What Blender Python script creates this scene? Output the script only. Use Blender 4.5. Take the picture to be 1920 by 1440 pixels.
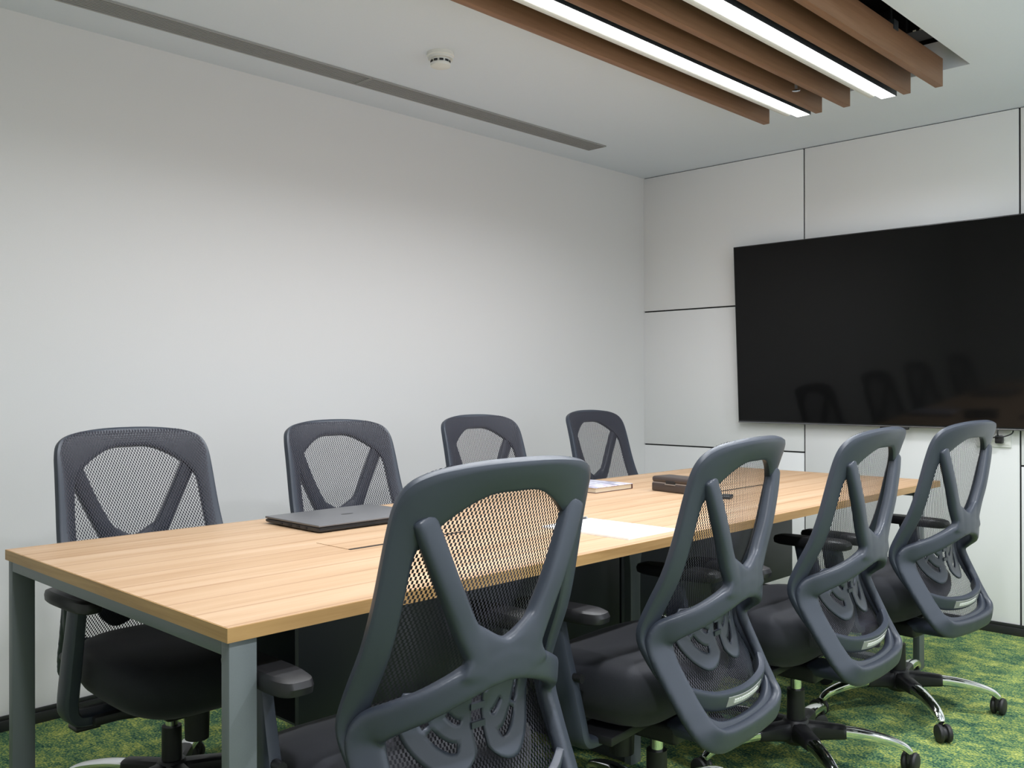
import bpy, bmesh, math, random
from mathutils import Vector, Matrix
random.seed(7)
for o in list(bpy.data.objects): bpy.data.objects.remove(o, do_unlink=True)
SC = bpy.context.scene
COL = SC.collection
R_ = math.radians

# ------------------------------------------------------------------ camera
F_PX = 1745.92
yaw, pitch, roll = R_(44.03), R_(0.04), R_(-0.12)
fw = Vector((-math.sin(yaw)*math.cos(pitch), math.cos(yaw)*math.cos(pitch), math.sin(pitch)))
rt = Vector((math.cos(yaw), math.sin(yaw), 0)); up = rt.cross(fw)
rt2 = rt*math.cos(roll)+up*math.sin(roll); up2 = -rt*math.sin(roll)+up*math.cos(roll)
cd = bpy.data.cameras.new('camera'); cam = bpy.data.objects.new('camera', cd); COL.objects.link(cam)
cd.sensor_width = 36; cd.lens = F_PX/1920*36; cd.clip_start = .05; cd.clip_end = 60
cam.matrix_world = Matrix(((rt2.x, up2.x, -fw.x, 3.29), (rt2.y, up2.y, -fw.y, -4.66), (rt2.z, up2.z, -fw.z, 1.15), (0, 0, 0, 1)))
SC.camera = cam

# ------------------------------------------------------------------ world, added side light, exposure
W = bpy.data.worlds.new('sky'); SC.world = W; W.use_nodes = True
W.node_tree.nodes['Background'].inputs[0].default_value = (.72, .84, 1, 1)
W.node_tree.nodes['Background'].inputs[1].default_value = .5
DOWN = 150.0       # watts of each added, unseen downlight
STRIP = 5.0       # glow of the two ceiling light strips
STRIP_W = 25.0    # watts each strip throws down into the room
def area(name, loc, rot, sx, sy, watts, col):
    l = bpy.data.lights.new(name, 'AREA'); l.shape = 'RECTANGLE'; l.size = sx; l.size_y = sy; l.energy = watts; l.color = col
    o = bpy.data.objects.new(name, l); COL.objects.link(o); o.location = loc; o.rotation_euler = rot
    return o
# added daylight lamp outside an unseen right-hand window, brightens the right side
area('added_daylight', (4.0, -2.35, 1.45), (0, R_(90), 0), 1.7, 3.4, 28, (.88, .94, 1))
SC.view_settings.view_transform = 'Standard'; SC.view_settings.look = 'None'
SC.view_settings.gamma = 1; SC.view_settings.use_curve_mapping = False
SC.view_settings.exposure = 0.0

# ------------------------------------------------------------------ materials
def mat(name, col, rough=.5, metal=0, spec=.5, **kw):
    m = bpy.data.materials.new(name); m.use_nodes = True
    b = m.node_tree.nodes['Principled BSDF']
    b.inputs['Base Color'].default_value = (*col, 1); b.inputs['Roughness'].default_value = rough
    b.inputs['Metallic'].default_value = metal; b.inputs['Specular IOR Level'].default_value = spec
    if kw.get('coat'): b.inputs['Coat Weight'].default_value = kw['coat']
    if kw.get('sheen'): b.inputs['Sheen Weight'].default_value = kw['sheen']
    return m
def nd(m, t, **inp):
    n = m.node_tree.nodes.new(t)
    for k, v in inp.items():
        if k in n.inputs: n.inputs[k].default_value = v
        else: setattr(n, k, v)
    return n
def lk(m, a, b): m.node_tree.links.new(a, b)
def bsdf(m): return m.node_tree.nodes['Principled BSDF']
def ramp(m, stops, interp='LINEAR'):
    n = nd(m, 'ShaderNodeValToRGB'); cr = n.color_ramp; cr.interpolation = interp
    while len(cr.elements) < len(stops): cr.elements.new(.5)
    for e, (p, c) in zip(cr.elements, stops): e.position = p; e.color = (*c, 1)
    return n
def grainy(m, scale, amt, bump=.02, dist=.001):
    """fine speckle on colour and a small bump, in object space"""
    tc = nd(m, 'ShaderNodeTexCoord'); n = nd(m, 'ShaderNodeTexNoise', Scale=scale, Detail=3.0)
    lk(m, tc.outputs['Object'], n.inputs['Vector'])
    c = bsdf(m).inputs['Base Color'].default_value[:3]
    r = ramp(m, [(.3, tuple(x*(1-amt) for x in c)), (.7, tuple(min(1, x*(1+amt)) for x in c))])
    lk(m, n.outputs['Fac'], r.inputs['Fac']); lk(m, r.outputs['Color'], bsdf(m).inputs['Base Color'])
    if bump:
        b = nd(m, 'ShaderNodeBump', Strength=bump, Distance=dist); lk(m, n.outputs['Fac'], b.inputs['Height']); lk(m, b.outputs['Normal'], bsdf(m).inputs['Normal'])
    return m
M = {}
M['wall'] = grainy(mat('wall_paint', (.745, .735, .735), .75, spec=.25), 300, .01, .05)
M['ceil'] = grainy(mat('ceiling_paint', (.76, .81, .89), .8, spec=.2), 250, .01, .05)
M['panel'] = mat('white_laminate', (.87, .865, .865), .38, spec=.4)
M['groove'] = mat('black_groove', (.012, .012, .013), .6)
M['skirt'] = mat('black_skirting', (.022, .023, .024), .4)
M['steel'] = grainy(mat('grey_powder_coat', (.125, .145, .15), .42, spec=.5), 900, .05, .04, .0004)
M['darksteel'] = mat('dark_powder_coat', (.03, .036, .042), .5)
M['plastic'] = grainy(mat('charcoal_plastic', (.037, .045, .062), .40, spec=.5), 1400, .08, .05, .0003)
M['black'] = mat('black_plastic', (.012, .012, .014), .45)
M['rubber'] = mat('caster_black', (.016, .016, .017), .55)
M['chrome'] = mat('chrome', (.86, .87, .88), .08, 1)
M['tvscreen'] = mat('tv_screen', (.005, .005, .005), .07, spec=.2)
M['tvbezel'] = mat('tv_bezel', (.02, .02, .021), .3)
M['silver'] = mat('tv_trim', (.25, .25, .26), .3, .8)
M['white'] = mat('white_plastic', (.78, .78, .75), .4)
M['alu'] = mat('light_housing', (.35, .35, .35), .45, .3)
M['grille'] = mat('grille_grey', (.36, .36, .355), .5, .1)
M['duct'] = mat('void_dark', (.02, .02, .024), .7)
M['paper'] = mat('paper', (.93, .93, .93), .7, spec=.2)
M['laptop'] = grainy(mat('laptop_grey', (.17, .17, .178), .4, .3), 800, .05, 0)
M['laptopd'] = mat('laptop_dark', (.03, .03, .032), .45)
M['pages'] = mat('book_pages', (.68, .58, .43), .8)
M['cover'] = mat('book_cover_edge', (.09, .035, .03), .45)
M['case'] = mat('brown_case', (.055, .042, .038), .4)
M['lip'] = mat('case_lip', (.35, .32, .30), .35, .5)
M['led'] = mat('tv_mark', (.25, .25, .5), .4)

m = M['seat'] = mat('black_seat_fabric', (.016, .017, .023), .7, spec=.3, sheen=.12)
grainy(m, 900, .25, .25, .0006)

# emission of the light strips
m = bpy.data.materials.new('light_diffuser'); m.use_nodes = True; M['emit'] = m
b = bsdf(m); b.inputs['Base Color'].default_value = (.9, .9, .9, 1)
b.inputs['Emission Color'].default_value = (.98, .985, 1, 1); b.inputs['Emission Strength'].default_value = STRIP

# carpet
m = M['carpet'] = mat('green_carpet', (.1, .2, .05), .95, spec=.1)
tc = nd(m, 'ShaderNodeTexCoord')
mp = nd(m, 'ShaderNodeMapping'); mp.inputs['Scale'].default_value = (1.0, 1.35, 1); mp.inputs['Rotation'].default_value = (0, 0, R_(18)); lk(m, tc.outputs['Object'], mp.inputs['Vector'])
n1 = nd(m, 'ShaderNodeTexNoise', Scale=10.0, Detail=8.0, Roughness=.78, Distortion=.1); lk(m, mp.outputs['Vector'], n1.inputs['Vector'])
n2 = nd(m, 'ShaderNodeTexNoise', Scale=140.0, Detail=1.0, Roughness=.6); lk(m, tc.outputs['Object'], n2.inputs['Vector'])
mx = nd(m, 'ShaderNodeMath', operation='MULTIPLY_ADD'); lk(m, n2.outputs['Fac'], mx.inputs[0]); mx.inputs[1].default_value = 1.0
mc = nd(m, 'ShaderNodeMath', operation='MULTIPLY'); lk(m, n1.outputs['Fac'], mc.inputs[0]); mc.inputs[1].default_value = 1.55; lk(m, mc.outputs[0], mx.inputs[2])
sb = nd(m, 'ShaderNodeMath', operation='SUBTRACT'); lk(m, mx.outputs[0], sb.inputs[0]); sb.inputs[1].default_value = .76
rp = ramp(m, [(.20, (.012, .044, .040)), (.38, (.050, .125, .076)), (.52, (.13, .225, .095)), (.66, (.31, .36, .085)), (.85, (.50, .53, .19))])
lk(m, sb.outputs[0], rp.inputs['Fac']); lk(m, rp.outputs['Color'], bsdf(m).inputs['Base Color'])
bp = nd(m, 'ShaderNodeBump', Strength=.8, Distance=.004); lk(m, n2.outputs['Fac'], bp.inputs['Height']); lk(m, bp.outputs['Normal'], bsdf(m).inputs['Normal'])

def wood(name, cols, scale, axis, rough, lines=0, coat=0):
    """grain running along one object axis; lines = soft darker board lines every so many metres"""
    m = mat(name, cols[1], rough, spec=.4, coat=coat)
    tc = nd(m, 'ShaderNodeTexCoord'); mp = nd(m, 'ShaderNodeMapping')
    s = [scale, scale, scale]; s[axis] = scale*.045; mp.inputs['Scale'].default_value = s
    lk(m, tc.outputs['Object'], mp.inputs['Vector'])
    n = nd(m, 'ShaderNodeTexNoise', Scale=1.0, Detail=6.0, Roughness=.62, Distortion=.4); lk(m, mp.outputs['Vector'], n.inputs['Vector'])
    r = ramp(m, [(.28, cols[0]), (.5, cols[1]), (.72, cols[2])]); lk(m, n.outputs['Fac'], r.inputs['Fac'])
    out = r.outputs['Color']
    if lines:
        mp2 = nd(m, 'ShaderNodeMapping'); s2 = [9, 9, 9]; s2[axis] = .55; mp2.inputs['Scale'].default_value = s2
        lk(m, tc.outputs['Object'], mp2.inputs['Vector'])
        nn = nd(m, 'ShaderNodeTexNoise', Scale=1.0, Detail=1.0); lk(m, mp2.outputs['Vector'], nn.inputs['Vector'])
        sx = nd(m, 'ShaderNodeSeparateXYZ'); lk(m, tc.outputs['Object'], sx.inputs[0])
        ma = nd(m, 'ShaderNodeMath', operation='MULTIPLY_ADD'); lk(m, nn.outputs['Fac'], ma.inputs[0]); ma.inputs[1].default_value = .010; lk(m, sx.outputs[0], ma.inputs[2])
        dv = nd(m, 'ShaderNodeMath', operation='DIVIDE'); lk(m, ma.outputs[0], dv.inputs[0]); dv.inputs[1].default_value = lines
        fr = nd(m, 'ShaderNodeMath', operation='FRACT'); lk(m, dv.outputs[0], fr.inputs[0])
        rr = ramp(m, [(0, (.64, .56, .50)), (.035, (.80, .74, .69)), (.10, (1, 1, 1)), (1, (.96, .95, .94))]); lk(m, fr.outputs[0], rr.inputs['Fac'])
        mm = nd(m, 'ShaderNodeMix', data_type='RGBA', blend_type='MULTIPLY'); mm.inputs[0].default_value = 1
        lk(m, out, mm.inputs[6]); lk(m, rr.outputs['Color'], mm.inputs[7]); out = mm.outputs[2]
    lk(m, out, bsdf(m).inputs['Base Color'])
    return m
M['top'] = wood('oak_laminate', [(.43, .268, .150), (.515, .342, .208), (.57, .40, .262)], 26, 1, .5, lines=.105)
M['edge'] = wood('oak_edge_band', [(.36, .205, .075), (.46, .275, .11), (.54, .335, .15)], 60, 1, .45)
M['edgex'] = wood('oak_edge_band_end', [(.36, .205, .075), (.46, .275, .11), (.54, .335, .15)], 60, 0, .45)
M['baffle'] = wood('baffle_veneer', [(.20, .095, .045), (.26, .13, .065), (.31, .16, .085)], 45, 1, .5)

# woven mesh of the backrests: staggered slit holes
m = bpy.data.materials.new('chair_mesh'); m.use_nodes = True; M['mesh'] = m
b = bsdf(m); b.inputs['Base Color'].default_value = (.046, .044, .056, 1); b.inputs['Roughness'].default_value = .7; b.inputs['Specular IOR Level'].default_value = .3
uv = nd(m, 'ShaderNodeUVMap'); sx = nd(m, 'ShaderNodeSeparateXYZ'); lk(m, uv.outputs[0], sx.inputs[0])
def cosn(sock, per):
    a = nd(m, 'ShaderNodeMath', operation='MULTIPLY'); lk(m, sock, a.inputs[0]); a.inputs[1].default_value = 2*math.pi/per
    c = nd(m, 'ShaderNodeMath', operation='COSINE'); lk(m, a.outputs[0], c.inputs[0]); return c.outputs[0]
sh = nd(m, 'ShaderNodeMath', operation='MULTIPLY_ADD'); lk(m, sx.outputs[1], sh.inputs[0]); sh.inputs[1].default_value = .12; lk(m, sx.outputs[0], sh.inputs[2])
mu = nd(m, 'ShaderNodeMath', operation='MULTIPLY'); lk(m, cosn(sh.outputs[0], .0084), mu.inputs[0]); lk(m, cosn(sx.outputs[1], .0128), mu.inputs[1])
gt = nd(m, 'ShaderNodeMath', operation='GREATER_THAN'); lk(m, mu.outputs[0], gt.inputs[0]); gt.inputs[1].default_value = -.02
tr = nd(m, 'ShaderNodeBsdfTransparent'); ms = nd(m, 'ShaderNodeMixShader')
lk(m, gt.outputs[0], ms.inputs[0]); lk(m, b.outputs[0], ms.inputs[1]); lk(m, tr.outputs[0], ms.inputs[2])
lk(m, ms.outputs[0], m.node_tree.nodes['Material Output'].inputs['Surface'])

# printed book cover
m = M['print'] = mat('book_print', (.6, .6, .65), .3)
tc = nd(m, 'ShaderNodeTexCoord'); mp = nd(m, 'ShaderNodeMapping'); mp.inputs['Scale'].default_value = (12, 40, 1); lk(m, tc.outputs['Object'], mp.inputs['Vector'])
n1 = nd(m, 'ShaderNodeTexNoise', Scale=1.0, Detail=2.0); lk(m, mp.outputs[0], n1.inputs['Vector'])
rp = ramp(m, [(.36, (.10, .09, .16)), (.46, (.50, .49, .62)), (.56, (.75, .76, .82)), (.68, (.38, .22, .45))]); lk(m, n1.outputs['Fac'], rp.inputs['Fac']); lk(m, rp.outputs['Color'], bsdf(m).inputs['Base Color'])

# glass of the added window
m = bpy.data.materials.new('window_glass'); m.use_nodes = True; M['glass'] = m
nt = m.node_tree; g = nd(m, 'ShaderNodeBsdfGlossy'); g.inputs['Roughness'].default_value = .02
tr = nd(m, 'ShaderNodeBsdfTransparent'); ms = nd(m, 'ShaderNodeMixShader'); ms.inputs[0].default_value = .06
lk(m, tr.outputs[0], ms.inputs[1]); lk(m, g.outputs[0], ms.inputs[2]); lk(m, ms.outputs[0], nt.nodes['Material Output'].inputs['Surface'])

# ------------------------------------------------------------------ mesh helpers
def bx(bm, x0, x1, y0, y1, z0, z1, bev=0, seg=2):
    r = bmesh.ops.create_cube(bm, size=1); vs = r['verts']
    for v in vs: v.co = Vector(((x0+x1)/2+v.co.x*(x1-x0), (y0+y1)/2+v.co.y*(y1-y0), (z0+z1)/2+v.co.z*(z1-z0)))
    if bev:
        es = list({e for v in vs for e in v.link_edges}); bmesh.ops.bevel(bm, geom=es, offset=bev, segments=seg, affect='EDGES', profile=.5)
    return bm
def cyl(bm, p0, p1, r0, r1=None, n=20, cap=True):
    r1 = r0 if r1 is None else r1; p0 = Vector(p0); p1 = Vector(p1); d = p1-p0
    q = d.to_track_quat('Z', 'Y').to_matrix().to_4x4(); q.translation = (p0+p1)/2
    bmesh.ops.create_cone(bm, cap_ends=cap, cap_tris=False, segments=n, radius1=r0, radius2=r1, depth=d.length, matrix=q); return bm
def lathe(bm, prof, n=28, mtx=None):
    rings = []
    for r, z in prof:
        if r < 1e-6: rings.append([bm.verts.new((0, 0, z))])
        else: rings.append([bm.verts.new((r*math.cos(2*math.pi*i/n), r*math.sin(2*math.pi*i/n), z)) for i in range(n)])
    for a, b in zip(rings, rings[1:]):
        for i in range(n):
            j = (i+1) % n
            if len(a) == 1 and len(b) == 1: continue
            if len(a) == 1: bm.faces.new((a[0], b[j], b[i]))
            elif len(b) == 1: bm.faces.new((a[i], a[j], b[0]))
            else: bm.faces.new((a[i], a[j], b[j], b[i]))
    if mtx:
        for rg in rings:
            for v in rg: v.co = mtx @ v.co
    return bm
def cr(pts, k, closed=False):
    """Catmull-Rom through tuples of any length, k samples per segment"""
    n = len(pts); out = []
    rng = n if closed else n-1
    for i in range(rng):
        p = [pts[(i+j-1) % n] if closed else pts[min(max(i+j-1, 0), n-1)] for j in range(4)]
        for s in range(k):
            t = s/k
            out.append(tuple(.5*(2*b+(c-a)*t+(2*a-5*b+4*c-d)*t*t+(-a+3*b-3*c+d)*t**3) for a, b, c, d in zip(*p)))
    if not closed: out.append(tuple(pts[-1]))
    return out
def sup(a, e):
    c, s = math.cos(a), math.sin(a)
    return math.copysign(abs(c)**(2/e), c), math.copysign(abs(s)**(2/e), s)
def loft(bm, rings, closed=False, caps=True):
    R = [[bm.verts.new(p) for p in r] for r in rings]; n = len(R[0]); pr = list(zip(R, R[1:]))
    if closed: pr.append((R[-1], R[0]))
    for a, b in pr:
        for i in range(n): bm.faces.new((a[i], a[(i+1) % n], b[(i+1) % n], b[i]))
    if caps and not closed: bm.faces.new(R[0][::-1]); bm.faces.new(R[-1])
    return bm
def sweep(bm, ctrl, k=5, n=14, e=2.8, closed=False, mirror=False, normal=None, taper=True):
    """ctrl rows: x, y, z, width, thickness (+ nx, ny, nz: direction of the thickness)"""
    rows = cr(ctrl, k, closed); rings = []
    for i, r in enumerate(rows):
        p = Vector(r[:3]); a = Vector(rows[i-1 if (i or closed) else 0][:3]); c = Vector(rows[(i+1) % len(rows) if (closed or i+1 < len(rows)) else i][:3])
        T = (c-a).normalized(); N = Vector(r[5:8]) if len(r) > 5 else Vector(normal)
        B = T.cross(N).normalized(); N = B.cross(T).normalized()
        ring = []
        for j in range(n):
            ca, sa = sup(2*math.pi*j/n, e); q = p+B*(ca*r[3]/2)+N*(sa*r[4]/2)
            if mirror: q.y = -q.y
            ring.append(q)
        rings.append(ring)
    if taper and not closed:   # rounded ends
        for end, nxt in ((0, 1), (-1, -2)):
            cen = sum(rings[end], Vector())/n; cn = sum(rings[nxt], Vector())/n; d = (cen-cn).normalized()
            th = min(ctrl[end][3], ctrl[end][4])*.32
            extra = [[cen+(q-cen)*.72+d*th for q in rings[end]]]
            mid = [cen+(q-cen)*.93+d*th*.6 for q in rings[end]]
            rings = [extra[0], mid]+rings if end == 0 else rings+[mid, extra[0]]
    return loft(bm, rings, closed)
def obj(name, bm, m, parent=None, smooth=True, angle=35):
    bmesh.ops.recalc_face_normals(bm, faces=bm.faces)
    me = bpy.data.meshes.new(name); bm.to_mesh(me); bm.free()
    me.materials.append(M[m] if isinstance(m, str) else m)
    if smooth:
        for p in me.polygons: p.use_smooth = True
        me.set_sharp_from_angle(angle=R_(angle))
    o = bpy.data.objects.new(name, me); COL.objects.link(o)
    if parent: o.parent = parent
    return o
def fuse(o, vox, it):
    """melt overlapping sweeps into one moulded surface"""
    m1 = o.modifiers.new('fuse', 'REMESH'); m1.mode = 'VOXEL'; m1.voxel_size = vox
    m2 = o.modifiers.new('soften', 'SMOOTH'); m2.factor = .5; m2.iterations = it
    me = bpy.data.meshes.new_from_object(o.evaluated_get(bpy.context.evaluated_depsgraph_get()))
    o.modifiers.clear(); old = o.data; o.data = me; me.name = old.name; bpy.data.meshes.remove(old)
    for p in me.polygons: p.use_smooth = True
    return o
def B(): return bmesh.new()
def box(name, dims, m, parent=None, bev=0): return obj(name, bx(B(), *dims, bev), m, parent)
def tag(o, label, cat, group=None):
    o['label'] = label; o['category'] = cat
    if group: o['group'] = group
    return o
def struct(o, label=None, cat=None):
    o['kind'] = 'structure'
    if label: o['label'] = label
    if cat: o['category'] = cat
    return o
def thing(name, loc, label, cat, group=None, rz=0):
    o = bpy.data.objects.new(name, None); COL.objects.link(o); o.location = loc; o.rotation_euler = (0, 0, rz); o.empty_display_size = .1
    return tag(o, label, cat, group)

# ------------------------------------------------------------------ room shell
XL, XR, YB, YF, ZC = -.09, 3.85, -5.6, 0.0, 2.41
struct(box('floor', (XL-.2, XR+.2, YB-.2, YF+.2, -.06, 0), 'carpet'), 'green patterned carpet floor with yellow and teal flecks', 'floor')
OX0, OX1, OY0, OY1 = 1.09, 2.04, -4.2, -.765
bm = B()
for d in ((XL-.2, OX0, YB-.2, YF+.2), (OX1, XR+.2, YB-.2, YF+.2), (OX0, OX1, OY1, YF+.2), (OX0, OX1, YB-.2, OY0)): bx(bm, *d, ZC, ZC+.02)
ce = struct(obj('ceiling', bm, 'ceil'), 'plain off-white false ceiling with a long rectangular opening', 'ceiling')
bm = B(); t = .01
bx(bm, OX0-t, OX0, OY0, OY1, ZC+.02, ZC+.12); bx(bm, OX1, OX1+t, OY0, OY1, ZC+.02, ZC+.12); bx(bm, OX0, OX1, OY1, OY1+t, ZC+.02, ZC+.12); bx(bm, OX0, OX1, OY0-t, OY0, ZC+.02, ZC+.12)
obj('recess_upstand', bm, 'ceil', ce)
bm = B(); bx(bm, OX0-.5, OX1+.5, OY0-.2, OY1+.4, ZC+.45, ZC+.47); bx(bm, OX0-.5, OX0-.48, OY0-.2, OY1+.4, ZC+.02, ZC+.45); bx(bm, OX1+.48, OX1+.5, OY0-.2, OY1+.4, ZC+.02, ZC+.45)
bx(bm, OX0-.5, OX1+.5, OY1+.38, OY1+.4, ZC+.02, ZC+.45); bx(bm, OX0-.5, OX1+.5, OY0-.2, OY0-.18, ZC+.02, ZC+.45)
obj('ceiling_void', bm, 'duct', ce)
struct(box('wall_left', (XL-.12, XL, YB-.2, YF+.2, 0, ZC), 'wall'), 'long plain pale grey wall behind the left row of chairs', 'wall')
struct(box('wall_back', (XL, XR, YB-.12, YB, 0, ZC), 'wall'), 'plain pale wall behind the camera', 'wall')
wf = struct(box('wall_far', (XL, XR, .012, .13, 0, ZC), 'groove'), 'white panelled wall with thin black joints behind the television', 'wall')
g = .0042
V1, V2 = .957, 2.006
def panel(x0, x1, z0, z1): box('wall_panel', (x0+g, x1-g, 0, .012, z0+g, z1-g), 'panel', wf, .0012)
for x0, x1, zs in ((XL-g, V1, (0, .785, 1.592, ZC)), (V1, V2, (0, ZC)), (V2, 3.05, (0, .775, 1.592, ZC)), (3.05, XR, (0, .775, 1.592, ZC))):
    for z0, z1 in zip(zs, zs[1:]): panel(x0, x1, z0, z1)
wy0, wy1, wz0, wz1 = -4.1, -.6, .55, 2.3  # window opening added out of view to let side light in
bm = B(); bx(bm, XR, XR+.1, YB-.2, wy0, 0, ZC); bx(bm, XR, XR+.1, wy1, YF+.2, 0, ZC); bx(bm, XR, XR+.1, wy0, wy1, 0, wz0); bx(bm, XR, XR+.1, wy0, wy1, wz1, ZC)
struct(obj('wall_right', bm, 'wall'), 'plain pale wall on the right of the room, with an added window opening', 'wall')
bm = B()
for a, b_ in ((wy0, wy0+.05), (wy1-.05, wy1), (-2.375, -2.325)): bx(bm, XR+.02, XR+.07, a, b_, wz0, wz1)
bx(bm, XR+.02, XR+.07, wy0+.05, wy1-.05, wz0, wz0+.05); bx(bm, XR+.02, XR+.07, wy0+.05, wy1-.05, wz1-.05, wz1)
wn = struct(obj('added_window', bm, 'steel'), 'added grey framed window on the right, out of view, for side light', 'window')
for a, b_ in ((wy0+.05, -2.375), (-2.325, wy1-.05)): box('pane', (XR+.043, XR+.047, a, b_, wz0+.05, wz1-.05), 'glass', wn)
def skirting(name, dims, ax, label):
    x0, x1, y0, y1 = dims; bm = B(); bx(bm, x0, x1, y0, y1, 0, .036, .002)
    if ax == 'l': bx(bm, x0, x1-.007, y0, y1, .036, .05, .002)
    else: bx(bm, x0, x1, y0+.007, y1, .036, .05, .002)
    struct(obj(name, bm, 'skirt'), label, 'baseboard')
skirting('baseboard_left', (XL, XL+.016, YB, YF-.016), 'l', 'black stepped skirting along the foot of the left wall')
skirting('baseboard_far', (XL, XR, -.016, 0), 'f', 'black stepped skirting along the foot of the panelled wall')

# ------------------------------------------------------------------ ceiling fittings
ends = ['leftmost wooden ceiling baffle, nearest the long plain wall', 'second wooden ceiling baffle, right beside the left light strip', 'middle wooden ceiling baffle between the two light strips',
        'fourth wooden ceiling baffle, right beside the right light strip', 'rightmost wooden ceiling baffle, orange face beside the open ceiling slot']
YE = -.83
for i, x1 in enumerate((1.205, 1.455, 1.580, 1.832, 1.957)):
    t = thing('ceiling_baffle', (x1-.0125, -2.5, 2.325), ends[i], 'baffle', 'wooden ceiling baffles')
    bm = B(); bx(bm, -.015, .015, -1.62, 2.5+YE, 0, .11, .0015); obj('board', bm, 'baffle', t)
    for yy in (-1.2, .0, 1.2):
        bm = B(); cyl(bm, (0, yy, .11), (0, yy, .5), .004, n=8); bx(bm, -.018, .018, yy-.02, yy+.02, .095, .13); obj('hanger_rod', bm, 'darksteel', t)
for i, (xa, xb) in enumerate(((1.338, 1.396), (1.712, 1.770))):
    t = thing('linear_light', (xa, -2.5, 2.33), ('long bright ceiling light strip between the first two baffles', 'long bright ceiling light strip between the third and fourth baffles')[i], 'ceiling light', 'linear ceiling lights')
    y0, y1 = -1.55, 2.5+YE+.01; w = xb-xa
    bm = B(); bx(bm, -.035, w, y0, y1-.03, .012, .06, .003); obj('housing', bm, 'alu', t)
    bm = B(); bx(bm, w, w+.004, y0, y1, .0, .058); bx(bm, -.004, 0, y0, y1-.03, .004, .02); bx(bm, 0, w, y1-.03, y1-.001, .006, .058); obj('side_rail', bm, 'darksteel', t)
    bm = B(); bx(bm, 0, w, y0, y1-.002, 0, .006); obj('diffuser', bm, 'emit', t)
    bm = B(); sweep(bm, [(-.022, y0, .006, .030, .014, 0, 0, 1), (-.022, 0, .006, .030, .014, 0, 0, 1), (-.022, y1-.05, .006, .030, .014, 0, 0, 1)], 2, 10, 2); obj('reflector_rail', bm, 'white', t)
    la = bpy.data.lights.new('strip_lamp', 'AREA'); la.shape = 'RECTANGLE'; la.size = w*.9; la.size_y = y1-y0-.06; la.energy = STRIP_W; la.spread = R_(160); la.color = (.93, .965, 1)
    lo = bpy.data.objects.new('strip_lamp', la); COL.objects.link(lo); lo.parent = t; lo.location = (w/2, (y0+y1)/2, -.003)
    for yy in (-1.1, 1.1):
        bm = B(); cyl(bm, (w/2, yy, .06), (w/2, yy, .5), .003, n=8); obj('hanger_wire', bm, 'darksteel', t)
# downlights added out of view over the right aisle to brighten that side
for i, yy in enumerate((-1.15, -2.6, -4.05)):
    t = thing('added_downlight', (2.95, yy, ZC), ('added unseen downlight over the right aisle, nearest the television wall', 'added unseen downlight over the right aisle, middle of three', 'added unseen downlight over the right aisle, nearest the camera')[i], 'downlight', 'added downlights')
    obj('trim_ring', lathe(B(), [(.062, 0), (.075, 0), (.075, -.004), (.066, -.006), (.060, -.002), (.062, 0)], 32), 'white', t)
    obj('lens', lathe(B(), [(0, -.001), (.060, -.001)], 32), 'white', t)
    l = bpy.data.lights.new('added_downlight_lamp', 'SPOT'); l.energy = DOWN; l.spot_size = R_(158); l.spot_blend = 1; l.shadow_soft_size = .06; l.color = (.95, .965, 1)
    o = bpy.data.objects.new('added_downlight_lamp', l); COL.objects.link(o); o.parent = t; o.location = (0, 0, -.012)
# linear air diffusers
for i, (y0, y1) in enumerate(((-2.315, -.78), (-3.85, -2.318))):
    t = thing('air_diffuser', (.115, y0, ZC), ('grey slotted air diffuser in the ceiling, far unit nearest the panelled wall', 'grey slotted air diffuser in the ceiling, near unit reaching the picture edge')[i], 'air vent', 'linear air diffusers')
    L = y1-y0; bm = B(); w = .12
    bx(bm, 0, .008, 0, L, -.006, .0); bx(bm, w-.008, w, 0, L, -.006, 0); bx(bm, .008, w-.008, 0, .006, -.006, 0); bx(bm, .008, w-.008, L-.006, L, -.006, 0)
    obj('frame', bm, 'grille', t)
    box('backing', (.008, w-.008, .006, L-.006, -.0012, -.0002), 'groove', t)
    for k in range(8):
        xx = .0125+k*.0127; bm = B(); bx(bm, xx, xx+.0072, .006, L-.006, -.0030, -.0014); obj('blade', bm, 'grille', t, False)
# smoke detector
t = thing('smoke_detector', (.637, -2.303, ZC), 'round white smoke detector on the ceiling', 'smoke detector')
obj('base', lathe(B(), [(0, 0), (.052, 0), (.052, -.012), (.047, -.015), (.047, -.024), (.0, -.024)]), 'white', t)
obj('sensor_cap', lathe(B(), [(.036, -.024), (.034, -.038), (.040, -.041), (.038, -.050), (.028, -.054), (0, -.055)]), 'white', t)
for k in range(10):
    a = 2*math.pi*k/10; mt = Matrix.Rotation(a, 4, 'Z') @ Matrix.Translation((.0365, 0, -.0335)); bm = B(); bx(bm, -.0012, .0012, -.0075, .0075, -.0035, .0035); bmesh.ops.transform(bm, matrix=mt, verts=bm.verts); obj('slot', bm, 'groove', t, False)
# sprinkler
t = thing('sprinkler_head', (1.515, -1.18, 2.36), 'tiny chrome sprinkler head hanging between the second and third baffles', 'sprinkler')
obj('stem', cyl(B(), (0, 0, -.03), (0, 0, .45), .006, n=10), 'alu', t); obj('deflector', lathe(B(), [(0, -.03), (.016, -.03), (.016, -.033), (0, -.034)], 16), 'chrome', t)
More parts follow.
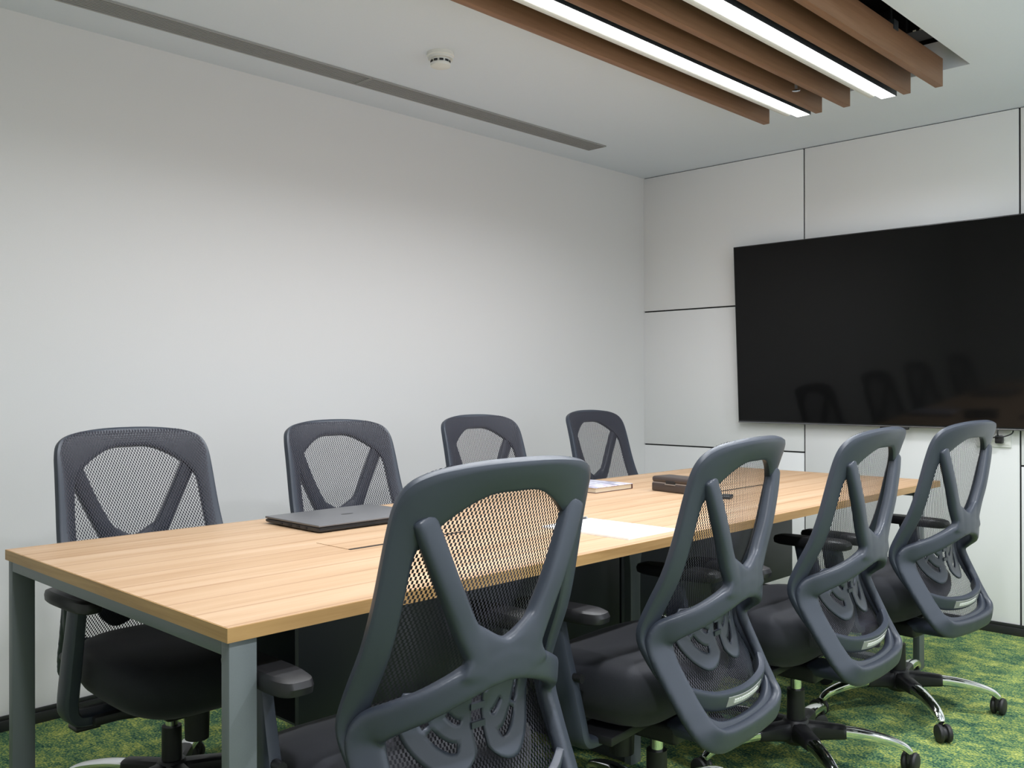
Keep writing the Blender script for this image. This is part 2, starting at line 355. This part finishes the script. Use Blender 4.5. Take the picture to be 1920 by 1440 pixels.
# things inside the open ceiling slot
t = thing('cable_tray', (1.90, -.92, 2.50), 'black slotted cable bracket hanging inside the open ceiling slot', 'bracket')
bm = B(); bx(bm, -.02, .13, -.10, .02, 0, .006); bx(bm, -.02, .13, .016, .02, 0, .03); obj('tray', bm, 'black', t)
for k in range(4): box('pale_slot', (.015+.025*k, .027+.025*k, -.1015, -.1, .0005, .0055), 'white', t)
obj('drop_rod', cyl(B(), (-.015, -.08, 0), (-.015, -.08, .36), .004, n=8), 'darksteel', t)
t = tag(obj('air_duct', sweep(B(), [(1.95, -4.0, 2.70, .22, .16, 0, 0, 1), (1.95, -2.5, 2.70, .22, .16, 0, 0, 1), (1.93, -1.15, 2.70, .22, .16, 0, 0, 1)], 3, 16, 4), 'darksteel'), 'dark air duct above the open ceiling slot', 'duct')
t = tag(obj('flexible_conduit', sweep(B(), [(1.99, -1.10, 2.86, .02, .02, 1, 0, 0), (1.985, -1.09, 2.7, .02, .02, 1, 0, 0), (2.0, -1.05, 2.585, .02, .02, 1, 0, 0), (1.99, -1.0, 2.60, .02, .02, 1, 0, 0), (2.01, -.97, 2.84, .02, .02, 1, 0, 0)], 6, 8, 2), 'grille'), 'grey flexible conduit looping inside the open ceiling slot', 'conduit')

# ------------------------------------------------------------------ television
TVW, TVH = 1.725, .972
tv = thing('television', (.59+TVW/2, -.046, .937), 'large black wall-mounted television on the panelled wall', 'television')
tilt = Matrix.Rotation(R_(3.1), 4, 'X')
def tvobj(name, bm, m):
    bmesh.ops.transform(bm, matrix=tilt, verts=bm.verts); return obj(name, bm, m, tv)
bm = B(); bx(bm, -TVW/2, TVW/2, -.004, .012, 0, TVH, .002); bx(bm, -TVW*.36, TVW*.36, .012, .036, .08, TVH*.6, .01); tvobj('cabinet', bm, 'tvbezel')
bm = B(); bx(bm, -TVW/2+.005, TVW/2-.005, -.0055, -.004, .014, TVH-.005); tvobj('screen', bm, 'tvscreen')
bm = B(); bx(bm, -TVW/2, TVW/2, -.0062, -.004, .001, .007, .0008); tvobj('bottom_trim', bm, 'silver')
bm = B(); bx(bm, -.07, .07, -.007, .008, -.011, 0, .002); tvobj('sensor_bar', bm, 'black')
bm = B(); bx(bm, -.012, .012, -.0085, -.0065, -.006, .003, .0008); tvobj('mark', bm, 'led')
bm = B(); bx(bm, -.25, .25, .02, .045, .25, .62); obj('wall_mount', bm, 'darksteel', tv)

# wall socket and its cables
t = thing('wall_socket', (1.895, 0, .856), 'white double power socket below the television', 'socket')
bm = B(); bx(bm, -.075, .075, -.009, 0, 0, .086, .003); obj('plate', bm, 'white', t)
for xx in (-.037, .037):
    s = obj('socket_face', bx(B(), xx-.03, xx+.03, -.011, -.009, .012, .074, .001), 'white', t)
for i, (xx, lab) in enumerate(((-.027, 'black plug on the left side of the wall socket'), (.03, 'black plug on the right side of the wall socket'))):
    p = thing('power_plug', (1.895+xx, -.011, .893), lab, 'plug', 'plugs in the wall socket')
    bm = B(); bx(bm, -.016, .016, -.03, 0, -.018, .018, .005); obj('body', bm, 'black', p)
    bm = B()
    if i: sweep(bm, [(0, -.03, .01, .007, .007, 0, 1, 0), (.0, -.04, .035, .007, .007, 0, 1, 0), (.004, -.03, .07, .007, .007, 0, 1, 0), (.01, -.014, .085, .007, .007, 0, 1, 0)], 6, 8, 2)
    else: sweep(bm, [(.012, -.022, .004, .006, .006, 0, 1, 0), (.05, -.036, .012, .006, .006, 0, 1, 0), (.085, -.036, .016, .006, .006, 0, 1, 0), (.112, -.02, .03, .006, .006, 0, 1, 0), (.116, -.012, .05, .006, .006, 0, 1, 0)], 6, 8, 2)
    obj('cord', bm, 'black', p)

# ------------------------------------------------------------------ table
TX0, TX1, TY0, TY1, TZ = .816, 1.889, -3.885, -.668, .75
tb = thing('meeting_table', ((TX0+TX1)/2, (TY0+TY1)/2, 0), 'long light oak conference table with grey steel legs', 'table')
def T_(d): cx, cy = (TX0+TX1)/2, (TY0+TY1)/2; return (d[0]-cx, d[1]-cx, d[2]-cy, d[3]-cy, d[4], d[5])
def tbox(name, d, m, bev=0, par=None): return box(name, T_(d), m, par or tb, bev)
e = .002; zt = TZ-.025
tbox('tabletop', (TX0+e, TX1-e, TY0+e, TY1-e, zt, TZ), 'top')
tbox('edge_band', (TX1-e, TX1, TY0, TY1, zt, TZ-.0006), 'edge'); tbox('edge_band', (TX0, TX0+e, TY0, TY1, zt, TZ-.0006), 'edge')
tbox('edge_band', (TX0+e, TX1-e, TY0, TY0+e, zt, TZ-.0006), 'edgex'); tbox('edge_band', (TX0+e, TX1-e, TY1-e, TY1, zt, TZ-.0006), 'edgex')
def loop_frame(name, x0, x1, y0, y1, w=.026, m='steel'):
    bm = B(); bx(bm, *T_((x0, x0+w, y0, y1, 0, zt)), .0015); bx(bm, *T_((x1-w, x1, y0, y1, 0, zt)), .0015)
    bx(bm, *T_((x0+w, x1-w, y0, y1, zt-.026, zt)), .0015); bx(bm, *T_((x0+w, x1-w, y0, y1, 0, .02)), .0015); return obj(name, bm, m, tb)
loop_frame('leg_frame', TX0+.006, TX1-.006, TY0+.006, TY0+.058)
loop_frame('leg_frame', TX0+.02, TX1-.02, -.845, -.793)
tbox('long_rail', (TX0+.16, TX0+.2, TY0+.058, -.845, zt-.045, zt), 'darksteel'); tbox('long_rail', (TX1-.2, TX1-.16, TY0+.058, -.845, zt-.045, zt), 'darksteel')
# middle pedestal: two flared legs joined by a dark panel, with the cable spine
for s, xx in ((-1, 1.125), (1, 1.58)):
    bm = B(); sweep(bm, [(xx-1.3525, -2.365+2.2765, zt, .11, .03, 1, 0, 0), (xx-1.3525, -2.365+2.2765, .66, .085, .03, 1, 0, 0), (xx-1.3525, -2.365+2.2765, .585, .052, .03, 1, 0, 0), (xx-1.3525, -2.365+2.2765, .3, .052, .03, 1, 0, 0), (xx-1.3525, -2.365+2.2765, .0, .052, .03, 1, 0, 0)], 5, 12, 6, taper=False); obj('middle_leg', bm, 'steel', tb)
tbox('pedestal_panel', (1.14, 1.565, -2.385, -2.345, 0, .36), 'darksteel')
tbox('cable_spine', (1.49, 1.505, -3.5, -2.33, .385, zt), 'darksteel', .002); tbox('cable_spine', (1.20, 1.215, -3.5, -2.33, .385, zt), 'darksteel', .002)
tbox('cable_spine', (1.49, 1.505, -2.32, -1.2, .385, zt), 'darksteel', .002); tbox('cable_spine', (1.20, 1.215, -2.32, -1.2, .385, zt), 'darksteel', .002)
tbox('cable_trough', (1.215, 1.49, -3.5, -1.2, .387, .392), 'darksteel')
for (y0, y1) in ((-3.31, -2.93), (-1.62, -1.24)):
    l = tbox('cable_lid', (1.297, 1.428, y0, y1, TZ+.0001, TZ+.0012), 'top')
    tbox('lid_slot', (1.430, 1.439, y0, y1, TZ+.0001, TZ+.0010), 'groove')
    tbox('lid_joint', (1.2945, 1.2965, y0, y1, TZ+.0001, TZ+.0008), 'edge')

# ------------------------------------------------------------------ things on the table
lt = thing('laptop', (1.039, -3.03, TZ), 'closed dark grey laptop near the left edge of the table', 'laptop')
bm = B(); sweep(bm, [(-.136, 0, .0115, .374, .005, 0, 0, 1), (-.12, 0, .0095, .38, .010, 0, 0, 1), (0, 0, .0090, .38, .0125, 0, 0, 1), (.12, 0, .0088, .38, .0130, 0, 0, 1), (.134, 0, .0095, .376, .010, 0, 0, 1)], 4, 24, 14, taper=False); obj('base', bm, 'laptopd', lt)
bm = B(); bx(bm, -.136, .135, -.19, .19, .0158, .0215, .0018); ld = obj('lid', bm, 'laptop', lt)
lg = obj('logo', lathe(B(), [(0, .0217), (.021, .0217), (.021, .0214)], 28), 'laptopd', ld); lg.scale = (.45, 1, 1)
for yy, w in ((-.05, .012), (-.005, .014), (.035, .014), (.075, .008)):
    bm = B(); bx(bm, yy-w/2, yy+w/2, -.1912, -.1895, .0065, .0115); obj('port', bm, 'groove', lt)
for xx in (-.11, .11):
    for yy in (-.16, .16): bm = B(); cyl(bm, (xx, yy, 0), (xx, yy, .0035), .008, n=12); obj('foot', bm, 'rubber', lt)

pd = thing('notepad', (1.694, -2.628, TZ), 'white paper notepad beside the second chair on the right', 'notepad')
bm = B(); bx(bm, -.149, .149, -.106, .106, .0002, .005); obj('sheets', bm, 'paper', pd, False)
bm = B(); bx(bm, -.149, .149, -.106, .106, .005, .0056, .0002); obj('top_sheet', bm, 'paper', pd, False)
pn = thing('pen', (1.552, -2.60, TZ), 'dark grey pen lying along the far edge of the notepad', 'pen')
pn.location.x = 1.538
bm = B(); cyl(bm, (0, -.055, .0052), (0, .062, .0052), .0050, n=14); obj('barrel', bm, 'laptopd', pn)
bm = B(); cyl(bm, (0, -.072, .0052), (0, -.055, .0052), .0012, .0046, n=14); obj('tip', bm, 'alu', pn)
bm = B(); cyl(bm, (0, .062, .0052), (0, .068, .0052), .0052, n=14); obj('cap_end', bm, 'alu', pn)
bm = B(); bx(bm, -.0016, .0016, .02, .066, .0098, .0112); obj('clip', bm, 'alu', pn)

bk = thing('book', (.995, -1.881, TZ), 'hardcover book with a pale purple printed cover on the far left of the table', 'book')
bm = B(); bx(bm, -.143, .143, -.112, .112, 0, .0022, .0006); bx(bm, -.143, .143, .109, .113, .0022, .0185, .0006); obj('cover', bm, 'cover', bk)
bm = B(); bx(bm, -.139, .139, -.108, .109, .0022, .0185); obj('page_block', bm, 'pages', bk, False)
bm = B(); bx(bm, -.143, .143, -.112, .1125, .0185, .0207, .0006); obj('front_cover', bm, 'print', bk)

cs = thing('storage_case', (1.328, -1.735, TZ), 'small dark brown two-shell case behind the second chair on the right', 'case', rz=R_(-8))
bm = B(); bx(bm, -.095, .095, -.05, .05, 0, .032, .006, 3); obj('lower_shell', bm, 'case', cs)
bm = B(); bx(bm, -.095, .095, -.05, .05, .034, .056, .009, 3); obj('upper_shell', bm, 'case', cs)
bm = B(); bx(bm, -.092, .092, -.0475, .0475, .031, .035); obj('seam', bm, 'lip', cs)
bm = B(); bx(bm, -.022, .022, -.0512, -.045, .031, .043, .002); obj('thumb_notch', bm, 'groove', cs)
bm = B(); bx(bm, -.026, .026, -.0525, -.049, .027, .031, .001); obj('catch', bm, 'lip', cs)
gd = thing('small_gadget', (1.56, -1.79, TZ), 'small flat black object on the table seen through the second chair mesh', 'gadget', rz=R_(20))
bm = B(); bx(bm, -.02, .02, -.032, .032, 0, .012, .005, 3); obj('body', bm, 'black', gd)
bm = B(); bx(bm, -.010, .010, -.02, .02, .012, .0132, .0005); obj('button_pad', bm, 'laptopd', gd)

# ------------------------------------------------------------------ office chair
def interp(tab, z):
    if z >= tab[0][0]: return tab[0][1]
    for (z0, v0), (z1, v1) in zip(tab, tab[1:]):
        if z >= z1: return v1+(v0-v1)*(z-z1)/(z0-z1)
    return tab[-1][1]
def smooth_tab(tab, n=8):
    return [tuple(r) for r in cr(tab, n)]
PX = smooth_tab([(1.035, -.286), (1.0, -.268), (.97, -.254), (.92, -.239), (.85, -.222), (.78, -.206), (.72, -.189), (.66, -.164), (.60, -.143), (.555, -.140), (.50, -.160), (.42, -.203), (.36, -.234), (.31, -.250)])
PK = smooth_tab([(1.035, .72), (.95, .75), (.80, .75), (.66, .85), (.58, .9), (.5, .7), (.42, .4), (.31, .3)])
def surf(l, z): return interp(PX, z)+interp(PK, z)*l*l
OUT = [(0, 1.030, 0, .976), (.07, 1.0285, .055, .973), (.13, 1.023, .105, .950), (.175, 1.014, .150, .916), (.205, .997, .168, .893), (.219, .964, .176, .868), (.224, .91, .180, .83), (.229, .82, .184, .77),
       (.236, .72, .189, .69), (.243, .63, .197, .62), (.244, .58, .204, .58), (.237, .52, .202, .53), (.227, .46, .194, .475), (.216, .41, .182, .43), (.195, .370, .162, .400), (.145, .348, .125, .378), (.07, .339, .07, .370), (0, .337, 0, .368)]
def chair(name):
    root = bpy.data.objects.new(name, None); COL.objects.link(root); root.empty_display_size = .1
    # --- perimeter frame
    full = OUT+[(-a, b, -c, d) for a, b, c, d in OUT[-2:0:-1]]
    rows = cr(full, 4, True); bm = B(); rings = []; n = 12
    n = 16
    P = [(Vector((surf(a, b), a, b)), Vector((surf(c, d), c, d))) for a, b, c, d in rows]
    for i, (o, q) in enumerate(P):
        c = (o+q)/2; T = ((P[(i+1) % len(P)][0]+P[(i+1) % len(P)][1])-(P[i-1][0]+P[i-1][1])).normalized(); Bv = o-q; w = Bv.length; Bv.normalize()
        N = T.cross(Bv).normalized(); N = N if N.x < 0 else -N
        rings.append([c+Bv*(sup(2*math.pi*j/n, 5)[0]*w/2)+N*(.009+sup(2*math.pi*j/n, 4)[1]*.0115) for j in range(n)])
    loft(bm, rings, True); obj('back_frame', bm, 'plastic', root)
    # --- rear support: V arms, hub, lower arms and rails
    bm = B()
    for mr in (False, True):
        a = [(surf(.172, .93)-.019, .173, .932, .046, .026, -1, 0, 0), (surf(.155, .885)-.027, .154, .886, .046, .030, -1, 0, 0), (surf(.12, .815)-.036, .121, .813, .045, .032, -1, 0, 0), (surf(.085, .745)-.044, .085, .742, .048, .032, -1, 0, 0), (-.236, .052, .69, .058, .032, -1, 0, 0), (-.234, .042, .662, .055, .030, -1, 0, 0)]
        sweep(bm, a, 5, 16, 3.4, mirror=mr)
        # lower arm: from the hub out to the side of the frame, then down the side and across the bottom
        b_ = [(-.238, -.012, .676, .066, .032, -1, 0, 0), (-.237, .04, .668, .062, .032, -1, 0, 0), (-.226, .095, .647, .054, .030, -1, .2, 0), (-.200, .148, .622, .053, .029, -1, .5, 0), (-.166, .187, .602, .056, .028, -1, .75, 0),
              (-.136, .209, .582, .064, .027, -1, .75, 0), (-.130, .213, .555, .068, .026, -1, .6, -.2), (-.148, .212, .512, .062, .026, -1, .4, -.4), (-.182, .205, .452, .060, .026, -1, .3, -.5), (-.212, .197, .402, .060, .026, -1, .25, -.45), (-.238, .182, .366, .060, .026, -1, .15, -.3), (-.250, .138, .346, .056, .026, -1, .05, -.2), (-.255, .05, .341, .052, .026, -1, 0, -.2), (-.255, -.005, .340, .052, .026, -1, 0, -.2)]
        sweep(bm, b_, 5, 18, 4.6, mirror=mr)
    # web between the arms at the hub
    web = [(.078, .705, .095, .020), (.05, .692, .088, .026), (.025, .684, .080, .028), (0, .681, .074, .028)]
    sweep(bm, [(-.239, -a_, b2, c2, d2, -1, 0, 0) for a_, b2, c2, d2 in web]+[(-.239, a_, b2, c2, d2, -1, 0, 0) for a_, b2, c2, d2 in web[-2::-1]], 5, 18, 5, taper=False)
    # spine tongue under the seat
    sweep(bm, [(-.248, 0, .328, .20, .03, 0, 0, 1), (-.20, 0, .312, .17, .035, 0, 0, 1), (-.13, 0, .305, .13, .035, 0, 0, 1), (-.06, 0, .305, .12, .035, 0, 0, 1)], 4, 14, 4)
    fuse(obj('back_support', bm, 'plastic', root), .0042, 6)
    # --- mesh panel stretched over the front
    bm = B(); uvl = bm.loops.layers.uv.new('UVMap'); zs = [1.0205-.0046*i for i in range(160)]
    tab = [(r[1], r[0]) for r in cr(OUT, 6)]
    tab = sorted(tab, key=lambda r: -r[0])
    # outline half width per height: top arc, sides, bottom arc
    def half(z):
        best = 0
        for (z0, l0), (z1, l1) in zip(tab, tab[1:]):
            if z1 <= z <= z0: best = max(best, l0+(l1-l0)*((z0-z)/(z0-z1) if z0 > z1 else 0))
        return max(best-.008, .012)
    NC = 24; G = []
    for z in zs:
        z = max(z, .348); h = half(z)
        G.append([bm.verts.new((surf(u*h, z)+.0012+.0058*(1-u**10)*min(1, .1+(1.021-z)/.010), u*h, z)) for u in [2*i/NC-1 for i in range(NC+1)]])
        if z <= .348: break
    for a, b_ in zip(G, G[1:]):
        for i in range(NC):
            f = bm.faces.new((a[i], a[i+1], b_[i+1], b_[i]))
            for lp in f.loops: lp[uvl].uv = (lp.vert.co.y, lp.vert.co.z)
    obj('mesh_panel', bm, 'mesh', root)
    # --- lumbar support: two slotted wings on a short ladder
    lum = None; bm = B()
    for s in (1, -1):
        O = (.013, .615); nr, nt = 18, 18; V = {}
        def pt(i, j):
            if (i, j) not in V:
                th = (j/nt)*R_(96); d_ = math.degrees(th); gg = .70+.30*math.sin(min(d_/30, 1)*math.pi/2) if d_ < 30 else 1-.12*((d_-30)/66)**2; rr = (.012+.142*i/nr)*gg; l = O[0]+rr*math.sin(th); z = O[1]-rr*math.cos(th); V[(i, j)] = bm.verts.new((surf(l, z)-.013-.012*(1-abs(l)/.16), s*l, z))
            return V[(i, j)]
        for i in range(nr):
            for j in range(nt):
                if i in (6, 11, 12) and 4 <= j <= 15 and j not in (10,) and not (i == 6 and j > 9): continue
                bm.faces.new((pt(i, j), pt(i+1, j), pt(i+1, j+1), pt(i, j+1)))
    for zz in (.580, .548): bx(bm, surf(0, zz)-.028, surf(0, zz)-.022, -.0145, .0145, zz-.004, zz+.004)
    lum = obj('lumbar_support', bm, 'plastic', root)
    md = lum.modifiers.new('thickness', 'SOLIDIFY'); md.thickness = .005; md.offset = 0
    # --- crossbar with its label
    bm = B(); sweep(bm, [(-.186, .190, .446, .044, .018, -1, .3, -.3), (-.222, .12, .424, .044, .020, -1, .12, -.3), (-.235, 0, .415, .044, .020, -1, 0, -.3), (-.222, -.12, .424, .044, .020, -1, -.12, -.3), (-.186, -.190, .446, .044, .018, -1, -.3, -.3)], 5, 14, 5); cb = obj('crossbar', bm, 'plastic', root)
    def bar(l, n, dz=0): return (-.235+.9*l*l-.958*n+.287*dz, l, .415+.62*l*l-.287*n+.958*dz)
    bm = B(); sweep(bm, [(*bar(q, .0102), .026, .0022, -1, 0, -.3) for q in (.088, .044, 0, -.044, -.088)], 3, 8, 8, taper=False); obj('label_strip', bm, 'alu', cb)
    bm = B()
    for k in range(12):
        sweep(bm, [(*bar(-.062+.0105*k, .0118), .0105, .0014, -1, 0, -.3), (*bar(-.062+.0105*k+.0088, .0118), .0105, .0014, -1, 0, -.3)], 1, 8, 8, taper=False)
    lt_ = obj('lettering', bm, 'white', cb, False); lt_['label'] = 'tiny white lettering'
    # --- seat
    bm = B(); rings = []; n = 48
    prof = [(.08, .306), (.40, .310), (.62, .324), (.80, .350), (.92, .378), (.985, .406), (1.0, .430), (.985, .456), (.94, .474), (.85, .485), (.65, .489), (.35, .489), (.08, .489)]
    for sc, z in prof:
        ring = []
        for j in range(n):
            ca, sa = sup(2*math.pi*j/n, 3.4); x = .078+ca*.212*sc; l = sa*.252*sc
            fr = max(0, (x-.12)/.17); dz = -.036*fr*fr; 
            if z > .43: dz += .012*(abs(l)/.25)**2*max(0, 1-abs(x-.0)/.25)+.008*max(0, (-x-.05)/.15)
            ring.append(Vector((x, l, z+dz)))
        rings.append(ring)
    loft(bm, rings); obj('seat', bm, 'seat', root, angle=60)
    bm = B(); bx(bm, -.09, .10, -.060, .060, .268, .318, .012, 3); obj('mechanism', bm, 'black', root)
    bm = B(); cyl(bm, (.085, .03, .205), (.085, .03, .30), .031, .034, 18); obj('tension_knob', bm, 'black', root)
    bm = B(); sweep(bm, [(-.0, -.07, .272, .012, .010, 0, 0, 1), (0, -.16, .283, .012, .010, 0, 0, 1), (.0, -.205, .287, .014, .010, 0, 0, 1)], 3, 8, 3); bx(bm, -.028, .028, -.262, -.20, .279, .291, .004); obj('lever', bm, 'black', root)
    bm = B(); bx(bm, -.02, .09, -.24, .24, .306, .328, .004); obj('arm_bracket', bm, 'black', root)
    # --- armrests
    for s in (1, -1):
        bm = B(); sweep(bm, [(.100, .285, .614, .066, .030, 0, 1, 0), (.084, .286, .54, .068, .032, 0, 1, 0), (.062, .287, .45, .074, .034, 0, 1, 0), (.042, .287, .362, .080, .034, 0, 1, 0), (.038, .279, .331, .082, .032, 0, .7, -.7), (.036, .250, .318, .080, .030, 0, .1, -1), (.03, .14, .316, .075, .026, 0, 0, -1)], 5, 14, 4, mirror=s < 0)
        po = obj('armrest', bm, 'plastic', root)
        bm = B(); rings = []
        for k, (z, sc) in enumerate(((.610, .90), (.614, .98), (.626, 1), (.636, .96), (.641, .84))):
            rings.append([Vector((.075+sup(2*math.pi*j/32, 3.6)[0]*.132*sc, s*.285+sup(2*math.pi*j/32, 3.6)[1]*.035*sc*(1-.10*sup(2*math.pi*j/32, 3.2)[0]), z)) for j in range(32)])
        loft(bm, rings); obj('arm_pad', bm, 'black', po)
        bm = B(); cyl(bm, (.034, s*.287, .475), (.010, s*.287, .475), .010, n=12); obj('height_button', bm, 'black', po)
    # --- gas column and five-star base
    bm = B(); lathe(bm, [(0, .06), (.027, .06), (.026, .225), (.0, .225)], 24); obj('column_sleeve', bm, 'black', root)
    bm = B(); cyl(bm, (0, 0, .22), (0, 0, .285), .017, n=18); obj('gas_piston', bm, 'chrome', root)
    bm = B(); lathe(bm, [(0, .062), (.032, .062), (.046, .075), (.046, .118), (.034, .135), (.0, .136)], 24)
    for k in range(5):
        a = 2*math.pi*k/5; c, s_ = math.cos(a), math.sin(a)
        sweep(bm, [(.03*c, .03*s_, .100, .056, .062, 0, 0, 1), (.08*c, .08*s_, .104, .052, .050, 0, 0, 1), (.135*c, .135*s_, .105, .050, .040, 0, 0, 1)], 3, 12, 3)
    hub = obj('base_hub', bm, 'black', root)
    for k in range(5):
        a = 2*math.pi*k/5; c, s_ = math.cos(a), math.sin(a)
        bm = B(); sweep(bm, [(.115*c, .115*s_, .106, .046, .036, 0, 0, 1), (.19*c, .19*s_, .103, .043, .033, 0, 0, 1), (.26*c, .26*s_, .092, .037, .028, 0, 0, 1), (.303*c, .303*s_, .078, .030, .024, .2*c, .2*s_, 1), (.322*c, .322*s_, .064, .024, .020, c, s_, 1)], 4, 12, 2.6); lg_ = obj('base_leg', bm, 'chrome', root)
        ra = a+1.1+k*1.3; w = Vector((-math.sin(ra), math.cos(ra), 0)); fdir = Vector((math.cos(ra), math.sin(ra), 0)); cc = Vector((.318*c, .318*s_, .029))+fdir*.018
        bm = B()
        for sd in (-1, 1):
            q = w.to_track_quat('Z', 'Y').to_matrix().to_4x4(); q.translation = cc+w*(sd*.0135)
            lathe(bm, [(0, -.0085), (.022, -.0085), (.027, -.006), (.029, 0), (.027, .006), (.022, .0085), (0, .0095)], 20, q)
        cyl(bm, (.318*c, .318*s_, .03), (.318*c, .318*s_, .066), .0075, n=10); cyl(bm, cc-w*.012, cc+w*.012, .020, n=14)
        obj('caster', bm, 'rubber', lg_)
    return root
proto = chair('office_chair')
def copy_tree(o, parent=None):
    c = o.copy(); COL.objects.link(c); c.parent = parent
    for ch in [x for x in src if x.parent == o]: copy_tree(ch, c)
    return c
CH = [(1.928, -3.506, 177.3, 40, 'nearest office chair, its large mesh back filling the foreground'),
      (1.91, -2.707, 185.1, 17, 'second office chair from the camera on the right side, beside the white notepad'),
      (1.941, -2.026, 182.3, 29.5, 'third office chair from the camera on the right side of the table'),
      (1.969, -1.315, 175.4, 27, 'farthest office chair on the right side, below the television socket'),
      (.86, -3.482, -.4, 140, 'nearest office chair on the wall side, at the left end of the table'),
      (.808, -2.729, -.2, 125, 'second office chair on the wall side, behind the laptop'),
      (.793, -2.01, 2, 20, 'third office chair on the wall side, partly hidden by the nearest chair back'),
      (.721, -1.178, 3.7, 60, 'farthest office chair on the wall side, next to the room corner')]
src = list(bpy.data.objects)
chairs = [proto]+[copy_tree(proto) for _ in CH[1:]]
for o, (x, y, r, ba, lab) in zip(chairs, CH):
    o.location = (x, y, 0); o.rotation_euler = (0, 0, R_(r)); tag(o, lab, 'chair', 'black mesh office chairs around the table')
    for ch in [c for c in bpy.data.objects if c.parent == o and c.name.split('.')[0] in ('base_hub', 'base_leg')]: ch.rotation_euler = (0, 0, R_(ba-r))

# adjustable armrests: raised on the nearest chair, slid forward on the second
for o, d in ((chairs[0], (0, 0, .022)), (chairs[1], (.02, 0, -.008))):
    for ch in [c for c in bpy.data.objects if c.parent == o and c.name.split('.')[0] == 'armrest']: ch.location = d
